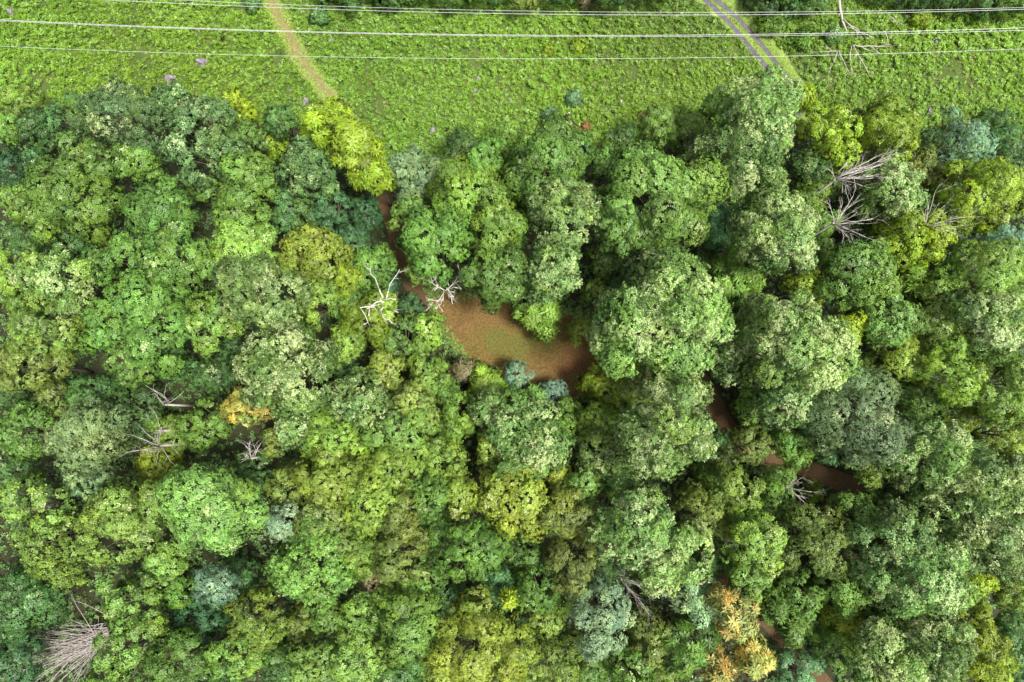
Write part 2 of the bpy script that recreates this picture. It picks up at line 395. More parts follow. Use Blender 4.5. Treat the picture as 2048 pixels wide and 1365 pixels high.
COL = {  # base leaf colours (linear), alpha = share of pale leaves
    'g': (0.100, 0.205, 0.026, 0.06), 'd': (0.062, 0.145, 0.026, 0.05), 'P': (0.205, 0.340, 0.150, 0.28), 'k': (0.042, 0.110, 0.032, 0.0),
    'y': (0.148, 0.255, 0.028, 0.08), 'Y': (0.185, 0.285, 0.014, 0.04), 'z': (0.198, 0.285, 0.026, 0.12),
    'o': (0.145, 0.212, 0.030, 0.12), 'p': (0.120, 0.230, 0.040, 0.40), 'l': (0.132, 0.252, 0.036, 0.12),
    'b': (0.120, 0.235, 0.130, 0.08), 'B': (0.155, 0.290, 0.135, 0.12), 't': (0.085, 0.205, 0.058, 0.12),
    'O': (0.185, 0.270, 0.055, 0.15), 'q': (0.140, 0.230, 0.030, 0.05), 'n': (0.170, 0.160, 0.065, 0.20),
    'e': (0.078, 0.165, 0.036, 0.22), 'f': (0.150, 0.255, 0.085, 0.15), 's': (0.118, 0.218, 0.046, 0.34), 'a': (0.165, 0.280, 0.036, 0.22),
}
COLNAME = {'g': 'mid-green', 'd': 'deep green', 'k': 'dark bluish-green', 'y': 'yellow-green', 'Y': 'bright yellow', 'z': 'golden-green',
           'o': 'olive green', 'p': 'silvery-tipped green', 'l': 'light green', 'P': 'pale mint-green', 'b': 'blue-green', 'B': 'pale blue-green', 't': 'cool green',
           'O': 'orange-tipped', 'q': 'golden-orange', 'n': 'brownish', 'e': 'dark silver-flecked green', 's': 'speckled green', 'f': 'soft grey-green', 'a': 'pale lime'}
TYNAME = {'L': ('broadleaf_tree', 'lumpy-crowned'), 'D': ('broadleaf_tree', 'tufted'), 'S': ('rosette_tree', 'star-leaved'), 'F': ('fine_leaved_tree', 'feathery'), 'E': ('broadleaf_tree', 'open-branched')}
# every crown the photo shows: px, py, radius (photo pixels), type, colour, optional top height in metres
TREES = '''
40 205 50 F y 13;85 260 46 L d;138 235 45 F d;12 255 36 L g;18 335 40 L k 14;76 312 27 F t 12;245 235 68 D e 22;345 205 40 D e 20;398 272 76 D e 23
467 210 36 L Y 13;165 322 55 L g 20;150 388 78 L g 21;272 322 40 L g 19;322 425 66 L g 21;35 405 38 L y 16;88 442 36 L y 16;490 275 42 F g 17
495 355 58 L g 20;404 372 28 L g 17;480 432 60 L g 20;556 240 36 L d 16;548 285 26 L Y 13;620 335 66 D e 19;585 425 50 L d 16;660 425 50 L k 16
660 248 54 S Y 20;712 300 56 S Y 21;742 348 42 S Y 19;640 475 38 F k 12;705 478 42 F k 13;730 425 34 F k 12
825 350 58 F f 14;820 430 44 F l 15;920 292 38 F d 14;1010 268 38 F l 13;928 385 74 L y 19;870 478 74 L g 20;985 455 60 L y 19;1090 335 92 L g 21
972 322 42 L g 17;1128 435 68 D s 22;1105 545 58 D s 21;1312 400 108 L l 23;1152 296 22 F b 8;1215 325 44 L g 17;1240 280 32 F d 13;1318 252 46 F l 14
1300 325 42 L l 18;1378 262 46 F y 14;1240 455 52 L l 20;1400 380 50 L l 19;1440 430 48 S t 16;1520 226 78 D p 24;1487 302 84 D p 23;1440 212 38 F g 13
1560 465 78 D p 24;1665 265 58 L Y 17;1782 255 62 L Y 18;1620 335 36 L d 15;1657 372 28 F g 13;1622 390 34 F y 14;1915 285 58 F B 17;1842 338 46 L o 16
2018 285 48 F d 16;1990 240 34 F d 12;1955 385 84 L Y 21;2038 372 30 L y 15;1790 378 58 D p 19;1830 475 62 L Y 19;1645 440 32 F g 13;2005 485 42 F B 18
1932 490 30 F b 12;1985 440 30 L d 14;1735 468 38 L d 13;1745 410 34 L d 12;1718 550 75 L l 21;1620 567 42 F Y 17;1475 555 58 S g 16;1415 535 30 S g 12
1832 572 40 S y 16;1780 632 60 L l 20;1690 665 42 S Y 18;1890 592 42 F y 18;1985 555 70 F a 21;1878 652 58 F y 19;1985 645 64 D p 22
1592 690 98 D p 24;1590 795 62 D s 20;1465 718 46 D s 17;1332 640 120 D p 26;1342 855 92 D p 25;1800 720 60 F y 17;1905 740 66 F y 20;2000 770 70 L y 21
1718 838 88 F f 22;1545 815 32 F n 14;1505 810 34 S g 13;1920 835 42 F Y 16;1850 800 46 F g 16;2015 870 48 F z 18;1720 752 36 F g 13
1860 912 74 D p 22;1960 965 82 D p 23;1990 1065 74 D p 22;2045 960 48 D p 20;1895 1020 58 D s 20;1500 893 45 F o 14;1585 890 42 L g 14
1745 925 52 S a 17;1655 895 32 S t 13;1470 975 50 L y 16;1478 1020 38 L y 15;1400 1035 50 F o 16;1555 965 34 F g 12;1628 985 20 F Y 6;1540 1000 40 F l 13
1515 1085 54 L l 19;1500 1155 42 L l 17;1630 1085 68 F o 19;1720 1030 50 L l 17;1790 1080 70 D s 21;1850 1160 78 D p 22;1692 1180 50 L g 16
1932 1168 42 L Y 17;1952 1262 54 L Y 18;1975 1340 50 L Y 17;2012 1140 46 F o 15;2032 1195 34 F y 14;2028 1305 58 F d 14;1920 1085 46 F d 14
1600 1192 44 F g 15;1690 1235 38 S Y 14;1590 1250 38 S g 14;1548 1208 36 S g 14;1782 1310 62 D p 20;1690 1295 46 L g 15;1870 1290 62 D p 20
1600 1345 46 F t 10;1465 1225 48 S O 18;1508 1312 40 S O 17;1436 1342 36 S O 16;1390 1200 46 S f 16;1372 1290 56 S g 17;1272 1052 68 D p 23;1338 1115 68 D p 22
1205 1228 64 F P 20;1310 1278 50 L o 16;1135 1032 52 F o 18;1145 1125 52 F o 18;1165 972 42 L l 16;1238 955 46 L g 16;1030 985 74 L z 19;925 992 42 L z 17
1112 945 26 L z 15;945 1105 60 F g 19;1045 1100 44 F g 15;1000 1182 38 S t 15;1016 1200 18 S Y 17;1075 1182 50 F g 17;1092 1240 40 F y 15
1136 1205 28 L y 13;955 1222 46 F z 17;945 1310 78 F z 20;1025 1292 50 F z 18;1105 1330 54 F y 16;1182 1342 42 F g 13;1262 1335 50 L g 16
820 1248 64 L g 20;898 1210 34 F t 14;712 1318 52 L l 18;800 1345 42 L d 14;868 1348 34 S g 13;720 1240 48 L g 18;800 1112 56 F o 19;712 1110 48 F y 18
750 1168 36 F n 15;800 1040 50 F o 19;735 1005 58 F y 20;655 955 66 L z 20;862 982 54 F g 17;880 1060 36 F g 15;858 1150 44 F g 16
70 1020 62 E a 20;95 1085 60 E y 19;122 1142 42 L y 17;172 960 46 F f 15;243 1045 72 L a 21;410 1025 94 L l 23;565 1045 38 F P 18;427 1172 44 F B 18
625 1132 74 D l 21;510 1238 56 F y 18;600 1245 38 F o 13;255 1205 62 E l 18;262 1290 62 E l 18;345 1325 58 L g 18;470 1312 50 L l 16;392 1240 50 L k 13
38 1205 66 L d 18;18 1322 50 L k 15;660 1232 36 L g 16;630 1335 48 L l 17;560 1335 42 L d 14;580 975 50 F o 16;505 955 46 F d 14;312 930 38 F Y 9
350 1190 30 L g 13;25 540 46 L y 18;110 552 62 D p 21;50 605 38 L g 15;187 530 42 L g 18;255 508 52 L g 20;350 525 58 L l 21;482 512 66 L l 20
290 590 58 L g 22;225 640 66 L g 21;312 665 68 L g 22;258 718 48 L l 19;85 652 62 F a 20;62 735 56 F o 18;415 640 58 L l 20;520 590 78 D s 23
625 508 58 D z 20;640 600 46 F y 17;575 745 86 D p 23;698 610 42 F g 16;690 690 40 F y 16;490 812 48 L q 18;410 850 48 L g 15;340 868 38 F y 12
270 820 54 F d 14;182 790 50 F d 14;45 862 58 D l 18;165 868 66 F f 20;430 748 50 F d 15;345 728 44 L d 14;600 845 50 D s 18;545 882 32 F o 13
662 880 60 F y 19;740 535 52 F g 16;695 562 34 L Y 16;745 640 52 F Y 17;815 612 32 F k 9;856 662 36 L y 13;802 682 48 L g 15;775 738 42 F o 16;855 742 46 L y 15
925 742 26 S n 11;972 765 38 S y 12;988 812 38 S Y 13;720 802 58 D p 19;830 802 46 F o 17;890 785 30 F g 14;915 840 48 F y 16;805 872 62 F l 18
1035 752 32 F b 11;1110 790 32 F b 10;1070 790 22 S g 8;1045 872 82 D p 20;1138 835 38 F y 13;1212 772 50 F Y 14;1268 768 56 F y 15;1200 850 46 F y 15
1200 905 50 D s 16;1078 626 50 S y 12;995 555 64 L g 20;1210 522 34 F g 12;1195 585 36 F y 12;1160 662 30 F z 11;1222 690 28 F y 11;840 532 38 L y 16
660 95 0;655 1050 60 F o 19;560 685 30 D a 15;30 960 52 F d 14;690 745 30 F d 12;100 790 40 F o 15;15 780 40 F d 14;40 470 40 F d 14;130 480 36 L d 13
600 672 30 F g 14;460 690 30 F d 12;640 180 0;1245 830 36 F o 13;1430 960 36 L g 13;1640 500 30 F g 12;1790 520 36 F o 14;1900 540 40 F t 14
1930 700 40 D l 17;1560 1150 34 F g 12;1760 1200 44 L g 15;1640 1250 36 L g 12;890 920 48 F y 17;780 940 52 F y 18;980 900 34 F y 16;1110 1010 30 F d 12
545 640 36 D s 18;1430 320 40 D s 18;1535 370 40 D s 18;1080 410 40 L g 18;1180 400 36 L g 17;1450 480 34 F d 12;1330 520 44 L g 16;1240 570 30 F d 12
790 1190 46 F y 17;560 1150 34 F g 14;480 1150 36 F d 13;330 1120 40 L l 16;1210 1140 36 F d 13;1425 1110 38 F d 13;1440 880 28 F d 9;1535 850 40 F g 12
1800 1010 40 F d 13;2040 740 34 F l 16;2042 560 30 F y 16;1760 1360 46 L g 15;1860 1365 46 D s 16;1310 1365 40 L y 14;450 1372 44 L d 14;200 1380 46 L g 13
1010 1370 44 F z 16;900 1372 40 F y 15;640 1372 36 L g 14;1960 1100 40 D p 19;775 560 30 F k 9;1105 690 0
700 -34 46 F d 7;790 -38 50 L d 8;880 -32 46 F d 7;960 -36 48 L d 8;1050 -26 44 F o 7;1130 -34 46 F d 8;1170 -8 24 F n 3;1230 -36 48 L d 8;1310 -38 46 F g 7
1530 -8 40 F d 5;1585 -17 42 L d 6;1640 -25 44 F d 7;1880 -23 46 L d 7;1955 -17 50 F d 8;2035 -21 48 L g 8;1780 -31 44 F d 6;640 -36 40 L d 6
'''
DEADS = '''
1722 336 66 21 fan;1702 430 52 20 fan;1885 436 44 21 fan;892 578 46 15 crooked;762 588 46 19 snag;1500 652 40 17 vine
1600 983 32 13 fan;1300 1188 56 15 fan;288 885 52 15 crooked;332 790 24 16 crooked;505 905 22 14 fan;112 1330 100 9 tangle;1490 1295 34 13 fan
322 915 30 15 crooked
'''
# ------------------------------------------------------------------ labels that single a tree out
LANDMARKS = [  # px, py, phrase
    (1010, 690, 'the bare brown clearing'), (720, 280, 'the tall bright yellow star-leaved trees'), (895, 578, 'the white dead tree'),
    (760, 590, 'the vine-grown white snag'), (1335, 640, 'the huge pale-tipped dome'), (1722, 336, 'the largest fan-shaped dead tree'),
    (1885, 436, 'the dead tree by the golden crown'), (1600, 983, 'the small dead tree by the east trail'), (1300, 1190, 'the dead branches under silvery crowns'),
    (290, 885, 'the crooked grey dead tree'), (120, 1312, 'the grey dead tangle'), (1465, 1225, 'the orange-tipped trees'),
    (490, 812, 'the golden-orange tree'), (1205, 1228, 'the pale blue-green tree'), (1072, 768, 'the blue-green pair by the clearing'),
    (1915, 285, 'the blue-green tree near the meadow'), (1955, 385, 'the broad golden-yellow crown'), (1545, 815, 'the brownish tree by the trail'),
    (1718, 838, 'the smooth light green crown'), (1500, 652, 'the vine-draped dead tree'), (565, 1045, 'the small pale blue-green tree'),
    (427, 1172, 'the blue-green tree in the gap'), (1030, 985, 'the golden-green crown'), (640, 195, 'the meadow path'),
    (1560, 150, 'the twin-rut track'), (1735, 938, 'the lime star-leaved tree'), (505, 905, 'the smallest dead tree'),
    (290, 600, 'the tall light green cluster'), (80, 655, 'the pale lime crown at the edge'), (1312, 400, 'the large round light green crown'),
    (1950, 1260, 'the bright yellow trees at lower right'), (1665, 265, 'the yellow pair at the meadow edge'), (340, 158, 'the boulder at the wood edge'),
]
DIRS = ['right of', 'above right of', 'above', 'above left of', 'left of', 'below left of', 'below', 'below right of']
_labels = {}
def size_word(r):
    return 'small' if r < 38 else 'medium' if r < 56 else 'large' if r < 80 else 'huge'
def place_phrase(px, py, skip=0):
    c = sorted(((math.hypot(px-x, py-y), x, y, s) for x, y, s in LANDMARKS), key=lambda q: q[0])
    c = [q for q in c if q[0] > 34][skip]
    a = math.degrees(math.atan2(-(py-c[2]), px-c[1])) % 360
    d = DIRS[int((a+22.5)//45) % 8]
    w_ = 'just ' if c[0] < 95 else '' if c[0] < 185 else 'well ' if c[0] < 320 else 'far '
    return w_+d+' '+c[3]
SPECIAL = {}

# ------------------------------------------------------------------ trees
rows = []
for ln_ in TREES.replace('\n', ';').split(';'):
    f = ln_.split()
    if len(f) < 5: continue
    rows.append((float(f[0]), float(f[1]), float(f[2]), f[3], f[4], float(f[5]) if len(f) > 5 else None))
n_leaf = 0
leaf_total = 0
def make_tree(idx, px, py, r, ty, col, top):
    global leaf_total
    rg = np.random.default_rng(1000+idx)
    if top is None: top = 12+r*0.1
    if top > 9: top = max(7.5, top+(top-17)*0.42)      # tall crowns stand clear of the ones they shade
    R = r*(CAM_H-top*0.75)/F*(1.06 if r > 56 else 1.0 if r > 44 else 0.94)
    vz = max(1.3, min(R*1.12+1.0, top*(0.42 if top > 10 else 0.5)))
    zc = top-vz
    x, y = at(px, py, zc+0.25*vz)
    x0, y0 = x+rg.normal(0, 0.25), y+rg.normal(0, 0.25); h = float(hgt(x0, y0))
    kind, form = TYNAME[ty]
    small = top < 10
    name = 'shrub' if small else kind
    root = empty(name, (x0, y0, h))
    Q, at_, ctr, lr = crown_quads(rg, ty, R, vz)
    off = np.array([x-x0, y-y0, zc-h]); Q = Q+off
    leaf_total += len(Q)
    if col in 'Oq':      # autumn colour comes in patches of twigs
        wq = at_['warm']; at_['warm'] = np.clip((wq-0.02)*1.5+(np.repeat(rg.random(len(wq)//6+1), 6)[:len(wq)]-0.35)*0.9, 0, 1)
    me = quad_mesh('crown', Q, FOL_TURNING if col in 'Oq' else FOL, at_)
    c = link('crown', me, root)
    base = np.array(COL[col]); j = rg.uniform(0.76, 1.24)
    base[0] *= j*rg.uniform(0.92, 1.08); base[1] *= j; base[2] *= j*rg.uniform(0.9, 1.15)
    base[2] = base[2]*1.25+0.004; c.color = tuple(base)
    # trunk with limbs reaching into the lobes
    tr = 0.10+0.035*R
    bow = rg.normal(0, 0.25, 2)
    top_p = off+np.array([0, 0, vz*0.35])
    segs = [[((0, 0, -0.3), tr*1.5), ((bow[0]*.3, bow[1]*.3, top*0.12), tr), (tuple(off*0.55+np.array([bow[0], bow[1], 0])), tr*0.75), (tuple(top_p), tr*0.3)]]
    for q in range(0, min(len(ctr), 14)):
        s = rg.uniform(0.45, 0.85); a = off*s+np.array([bow[0], bow[1], 0])*(1-abs(s-.55)*2)*0.8
        a = np.array([a[0], a[1], (zc-h)*s]); e = ctr[q]+off
        m = (a+e)/2+np.array([0, 0, -0.12*np.linalg.norm(e-a)])
        segs.append([(tuple(a), tr*0.42), (tuple(m), tr*0.28), (tuple(e), tr*0.08)])
    tube_obj('trunk', segs, M_BARK, root, 5)
    lab = f"{size_word(r)} {COLNAME[col]} {form} {'shrub' if small else 'tree'} {place_phrase(px, py)}"
    tag(root, None, 'shrub' if small else 'tree', f"{form} {'shrubs' if small else 'trees'} of the wood")
    _labels.setdefault(lab, []).append((px, py, root, r))
for i, t_ in enumerate(rows): make_tree(i, *t_)
print('trees', len(rows), 'leaves', leaf_total)

# ------------------------------------------------------------------ dead trees
def grow(rg, segs, p, d, L, r, depth, jit, up, kids, shrink=0.72, open_=0.55):
    n = 4; line = [(tuple(p), r)]; q = p.copy(); dd = d.copy()
    for i in range(n):
        dd = dd+rg.normal(0, jit, 3)+np.array([0, 0, up]); dd /= np.linalg.norm(dd)
        q = q+dd*L/n; line.append((tuple(q), r*(1-0.6*(i+1)/n)))
        if depth > 0 and i > 0 or (depth > 1):
            for _ in range(kids if i < n-1 else kids+1):
                if rg.random() < 0.55:
                    s = rg.normal(0, open_, 3); nd = dd+s; nd /= np.linalg.norm(nd)
                    grow(rg, segs, q.copy(), nd, L*shrink*rg.uniform(0.6, 1.1), r*(1-0.6*(i+1)/n)*0.72, depth-1, jit, up, kids, shrink, open_)
    segs.append(line)
DEADLAB = ['largest dead tree, a pale fan of long bare twigs below the yellow pair', 'pale dead tree fanning bare twigs just below the largest dead tree',
    'forked bleached dead tree leaning beside the golden-yellow crown', 'bright white leafless tree at the left tip of the bare clearing',
    'white dead snag with thick bent limbs rising out of green vines', 'thin dead tree draped in bright green vines beside the pale-tipped dome',
    'small white dead tree beside the shaded east trail', 'bare grey branches sticking out below the silvery crowns near the pale blue-green tree',
    'crooked grey dead tree spreading bare branches over the dark gap at left', 'dead treetop with purplish twigs above the crooked grey dead tree',
    'smallest dead tree, a spray of grey twigs below the golden-orange tree', 'big tangle of grey dead stems in the bottom left corner',
    'grey dead twigs under the orange-tipped trees', 'short forked dead tree just right of and below the crooked grey one']
LIMBS = {  # where the limbs start and where their tips reach in the photograph (px), limb root height
    0: ((1670, 360), 14, [(1789, 313), (1775, 337), (1758, 310), (1730, 303), (1727, 348), (1710, 372), (1666, 334), (1696, 320), (1751, 344), (1744, 322), (1768, 322), (1712, 312), (1735, 368)]),
    1: ((1668, 446), 14, [(1744, 436), (1730, 417), (1713, 389), (1689, 403), (1674, 406), (1727, 467), (1738, 450), (1696, 467), (1706, 400), (1722, 432), (1712, 478)]),
    2: ((1852, 451), 15, [(1920, 455), (1933, 422), (1882, 406), (1895, 417), (1906, 441), (1882, 461), (1865, 388), (1859, 410), (1915, 432)]),
    5: ((1487, 662), 9, [(1468, 619), (1457, 643), (1534, 613), (1541, 677), (1499, 700), (1515, 690), (1457, 657), (1536, 658), (1475, 700), (1508, 622)]),
    6: ((1575, 975), 7, [(1601, 955), (1625, 998), (1611, 1008), (1589, 962), (1571, 965), (1600, 1010), (1618, 985)]),
    7: ((1243, 1160), 9, [(1351, 1207), (1327, 1200), (1310, 1222), (1296, 1205), (1336, 1186), (1244, 1136), (1262, 1190), (1347, 1196), (1290, 1222)]),
    8: ((322, 892), 9, [(244, 901), (269, 865), (284, 914), (306, 921), (272, 884), (361, 878), (352, 913), (308, 856), (254, 912), (262, 878), (330, 935), (293, 872)]),
    9: ((332, 810), 10, [(296, 777), (341, 772), (302, 788), (333, 778), (345, 790)]),
    10: ((503, 917), 9, [(484, 904), (524, 893), (504, 890), (488, 916), (516, 900), (495, 895)]),
    12: ((1450, 1285), 8, [(1480, 1320), (1488, 1298), (1462, 1324), (1472, 1290), (1490, 1310), (1455, 1318)]),
    13: ((318, 862), 10, [(305, 822), (300, 880), (330, 880)]),
}
def crop(l): return [(700+a/6.827, 500+b/6.827) for a, b in l]
POLY = {
    3: [crop(l) for l in ([(1300, 560), (1400, 480), (1480, 360), (1510, 310), (1480, 250)], [(1430, 450), (1560, 380), (1650, 360)], [(1560, 380), (1600, 330), (1640, 290)],
        [(1400, 480), (1500, 430), (1600, 400)], [(1450, 460), (1520, 540)], [(1290, 550), (1200, 510), (1130, 460), (1110, 390), (1090, 355)], [(1200, 510), (1150, 560)],
        [(1200, 510), (1195, 450)], [(1350, 490), (1320, 420), (1305, 380)], [(1300, 500), (1250, 440)], [(1290, 570), (1240, 650), (1210, 690), (1140, 690), (1070, 680)],
        [(1140, 700), (1100, 760), (1085, 790)], [(1210, 690), (1220, 780), (1265, 830)], [(1240, 650), (1245, 740), (1160, 800)], [(1275, 600), (1270, 700)],
        [(1320, 580), (1380, 650), (1400, 740)], [(1360, 630), (1420, 640)], [(1370, 570), (1430, 580)], [(1400, 510), (1470, 515)])],
    4: [crop(l) for l in ([(400, 540), (345, 390), (290, 340), (270, 265), (190, 225)], [(530, 530), (540, 480), (600, 390), (650, 320), (680, 265)],
        [(430, 700), (350, 720), (280, 780), (235, 805)], [(265, 795), (255, 900)], [(280, 780), (330, 785)], [(430, 695), (560, 665), (625, 685)],
        [(140, 790), (210, 900), (245, 990), (185, 1025)], [(420, 830), (460, 930), (500, 960), (530, 950), (575, 1000)], [(580, 825), (660, 855)])],
}
PCEN = {3: (895, 578, 12.5, 0.072), 4: (762, 602, 17.0, 0.078)}
di = 0
for ln_ in DEADS.replace('\n', ';').split(';'):
    f = ln_.split()
    if len(f) < 5: continue
    px, py, r, top, style = float(f[0]), float(f[1]), float(f[2]), float(f[3]), f[4]
    rg = np.random.default_rng(50+di)
    x, y = at(px, py, top*0.8); h = float(hgt(x, y)); R = r*(CAM_H-top*0.8)/F
    name = {'tangle': 'dead_thicket', 'vine': 'vine_draped_dead_tree'}.get(style, 'dead_tree')
    root = empty(name, (x, y, h)); segs = []; segs2 = []
    mat = M_DEADG if style == 'tangle' or di in (7, 8, 9, 12, 13) else M_DEAD
    tr = 0.17 if style != 'tangle' else 0.1
    if style == 'tangle':
        bx, by = at(200, 1278, 4); b = np.array([bx-x, by-y, 3.0])
        for q in range(170):
            e = np.array([rg.normal(0, R*0.50), rg.normal(0, R*0.36), rg.uniform(1.2, 5.0)])
            b1 = b+rg.normal(0, 0.9, 3)*np.array([1, 1, 0.6]); d = e-b1; L = np.linalg.norm(d)*rg.uniform(0.9, 1.2)
            grow(rg, segs, b1, d/L, L, 0.055, 1, 0.08, 0.0, 1, 0.35)
        tube_obj('stems', segs, mat, root, 4)
        tube_obj('trunk', [[((b[0], b[1], -0.2), 0.25), ((b[0]*.98, b[1], 2.0), 0.2), (tuple(b), 0.12)]], mat, root)
    else:
        ht = top*(0.50 if style == 'fan' else 0.58)
        tx, ty_ = (0.0, 0.0)
        if di in LIMBS:
            zr = max(LIMBS[di][1], top-3.8); a_, b_ = at(*LIMBS[di][0], zr); tx, ty_, ht = a_-x, b_-y, zr-h
        if di in POLY:
            a_, b_ = at(PCEN[di][0], PCEN[di][1], PCEN[di][2]); tx, ty_, ht = a_-x, b_-y, PCEN[di][2]-h+0.2
        tube_obj('trunk', [[((tx, ty_, -0.3), tr*1.5), ((tx+0.1, ty_-0.05, ht*0.5), tr*1.1), ((tx, ty_, ht), tr*0.8)]], M_DEADG if style != 'snag' else mat, root, 7)
        if style == 'fan': nb, jit, up, kids, dep, sh = 9, 0.10, 0.03, 2, 2, 0.62
        elif style == 'crooked': nb, jit, up, kids, dep, sh = 6, 0.26, 0.02, 2, 2, 0.60
        elif style == 'vine': nb, jit, up, kids, dep, sh = 7, 0.18, 0.02, 1, 2, 0.6
        else: nb, jit, up, kids, dep, sh = 5, 0.34, 0.0, 1, 1, 0.5
        if di in LIMBS:
            rt, zr, ends = LIMBS[di]; zr = max(zr, top-3.8); rx, ry = at(*rt, zr); s0 = np.array([rx-x, ry-y, zr-h])
            ht = zr-h
            for q, (ex_, ey_) in enumerate(ends):
                zt = top+rg.uniform(-1.2, 0.6); a_, b_ = at(ex_, ey_, zt); e = np.array([a_-x, b_-y, zt-h])
                s1 = s0+np.array([rg.normal(0, 0.22), rg.normal(0, 0.22), rg.uniform(-0.9, 0.6)]); d = e-s1; L = np.linalg.norm(d); gs = []
                d = d/L+rg.normal(0, 0.05, 3)
                grow(rg, gs, s1, d/np.linalg.norm(d), L*0.94, tr*0.30, 2 if style in ('fan', 'crooked') else 1, 0.10 if style == 'fan' else 0.14, 0.0, 2 if style == 'fan' else 1, 0.42, 0.36 if style == 'fan' else 0.5)
                tube_obj('branch', gs, mat, root, 5)
            nb = 0
        if di in POLY:
            nb = 0; cx_, cy_, zc_, r0 = PCEN[di]
            def pz(a_, b_): return zc_+2.6*min(1.0, math.hypot(a_-cx_, b_-cy_)/55)
            for ln3 in POLY[di]:
                pts = []
                for k3, (a_, b_) in enumerate(ln3):
                    z_ = pz(a_, b_); c_, d_ = at(a_, b_, z_)
                    far_ = min(1.0, math.hypot(a_-cx_, b_-cy_)/(58 if di == 4 else 42))
                    pts.append((np.array([c_-x, d_-y, z_-h]), r0*(1-(0.55 if di == 4 else 0.72)*far_)))
                line = [(tuple(p_), r_) for p_, r_ in pts]
                gs = [line]
                if di == 4 and len(ln3) > 2:      # the limb comes up out of the vines from the trunk
                    gs.append([((tx, ty_, ht-2.5), 0.12), (tuple((pts[0][0]+np.array([tx, ty_, ht-2]))/2-np.array([0, 0, .6])), 0.12), line[0]])
                for e_ in range(1, len(pts)):
                    dv = pts[e_][0]-pts[e_-1][0]; dl = np.linalg.norm(dv)
                    for _ in range(1 if di == 4 else 2):
                        nd_ = dv/dl+rg.normal(0, 0.6, 3); grow(rg, gs, pts[e_-1][0]+dv*rg.random(), nd_/np.linalg.norm(nd_), rg.uniform(.4, 1.1), 0.028, 1, 0.2, 0, 1, 0.5)
                tube_obj('branch', gs, mat, root, 6)
        for q in range(nb):
            a = 6.283*q/nb+rg.normal(0, 0.3); spread = R*rg.uniform(0.5, 0.95)
            z0 = ht*rg.uniform(0.8, 1.0)
            e = np.array([math.cos(a)*spread, math.sin(a)*spread, top*rg.uniform(0.8, 1.0)]); s0 = np.array([0, 0, z0])
            d = e-s0; L = np.linalg.norm(d); gs = []
            grow(rg, gs, s0, d/L, L*0.85, tr*(0.62 if style != 'snag' else 0.95), dep, jit, up, kids, sh)
            tube_obj('branch', gs, mat, root, 5)
        if style in ('vine', 'snag'):
            Q, at_, ctr, lr = crown_quads(rg, 'S' if style == 'vine' else 'L', R*(0.6 if style == 'vine' else 0.62), 1.8)
            Q = Q+np.array([tx, ty_, ht*0.98-(2.6 if di == 4 else 0)]); c = link('vines', quad_mesh('vines', Q, FOL, at_), root)
            c.color = (0.2, 0.33, 0.05, 0.05)
    tag(root, DEADLAB[di], 'dead tree' if style != 'tangle' else 'dead thicket', 'dead trees standing in the wood' if style != 'tangle' else None)
    di += 1

# fallen tree lying in the meadow
x, y, h = ground_at(1680, 95)
root = empty('fallen_tree', (x, y, h)); rg = np.random.default_rng(5)
def loc(px, py, z):
    a, b, hh = ground_at(px, py); return np.array([a-x, b-y, hh-h+z])
tube_obj('trunk', [[(tuple(loc(1674, -12, .4)), .28), (tuple(loc(1677, 20, .5)), .24), (tuple(loc(1682, 48, .6)), .18), (tuple(loc(1690, 70, .8)), .1)]], M_DEADG, root, 8)
for a, b, r0 in [((1682, 45), (1745, 85), .10), ((1688, 60), (1735, 92), .09), ((1700, 96), (1765, 113), .12), ((1700, 96), (1728, 158), .10), ((1698, 98), (1700, 150), .09), ((1670, 108), (1648, 155), .09), ((1672, 106), (1695, 150), .09), ((1668, 108), (1632, 118), .08), ((1758, 62), (1765, 92), .09), ((1766, 30), (1790, 68), .06)]:
    p0 = loc(*a, 0.9); p1 = loc(*b, 1.1); d = p1-p0; L = np.linalg.norm(d); gs = []
    grow(rg, gs, p0, d/L, L, r0, 2, 0.13, 0.0, 1, 0.45); tube_obj('branch', gs, M_DEADG, root, 5)
tag(root, 'fallen grey tree with bare branches lying in the meadow right of the track', 'fallen tree')

# ------------------------------------------------------------------ meadow plants
def inside(pts, poly):
    X, Y = pts[:, 0], pts[:, 1]; r = np.zeros(len(pts), bool); n = len(poly)
    for i in range(n):
        x1, y1 = poly[i]; x2, y2 = poly[(i+1) % n]
        c = ((y1 > Y) != (y2 > Y)) & (X < (x2-x1)*(Y-y1)/(y2-y1+1e-12)+x1); r ^= c
    return r
def near(pts, line, d):
    m = np.zeros(len(pts), bool)
    for p in line: m |= ((pts[:, 0]-p[0])**2+(pts[:, 1]-p[1])**2) < d*d
    return m
EDGE = [(-1500, 190), (0, 190), (200, 205), (450, 215), (680, 235), (780, 330), (870, 345), (930, 300), (1100, 300), (1300, 260), (1420, 225), (1480, 190), (1600, 225), (1700, 250), (1850, 290), (1950, 290), (2048, 250), (3500, 240)]
ex = [e[0] for e in EDGE]; ey = [e[1] for e in EDGE]
def sn(x, y, s, k):
    return (np.sin(x/s+k)+np.sin(y/s*1.13+2*k)+np.sin((x+y)/s*0.71+3*k)+np.sin((x-1.3*y)/s*0.63+5*k))/4
rg = np.random.default_rng(77)
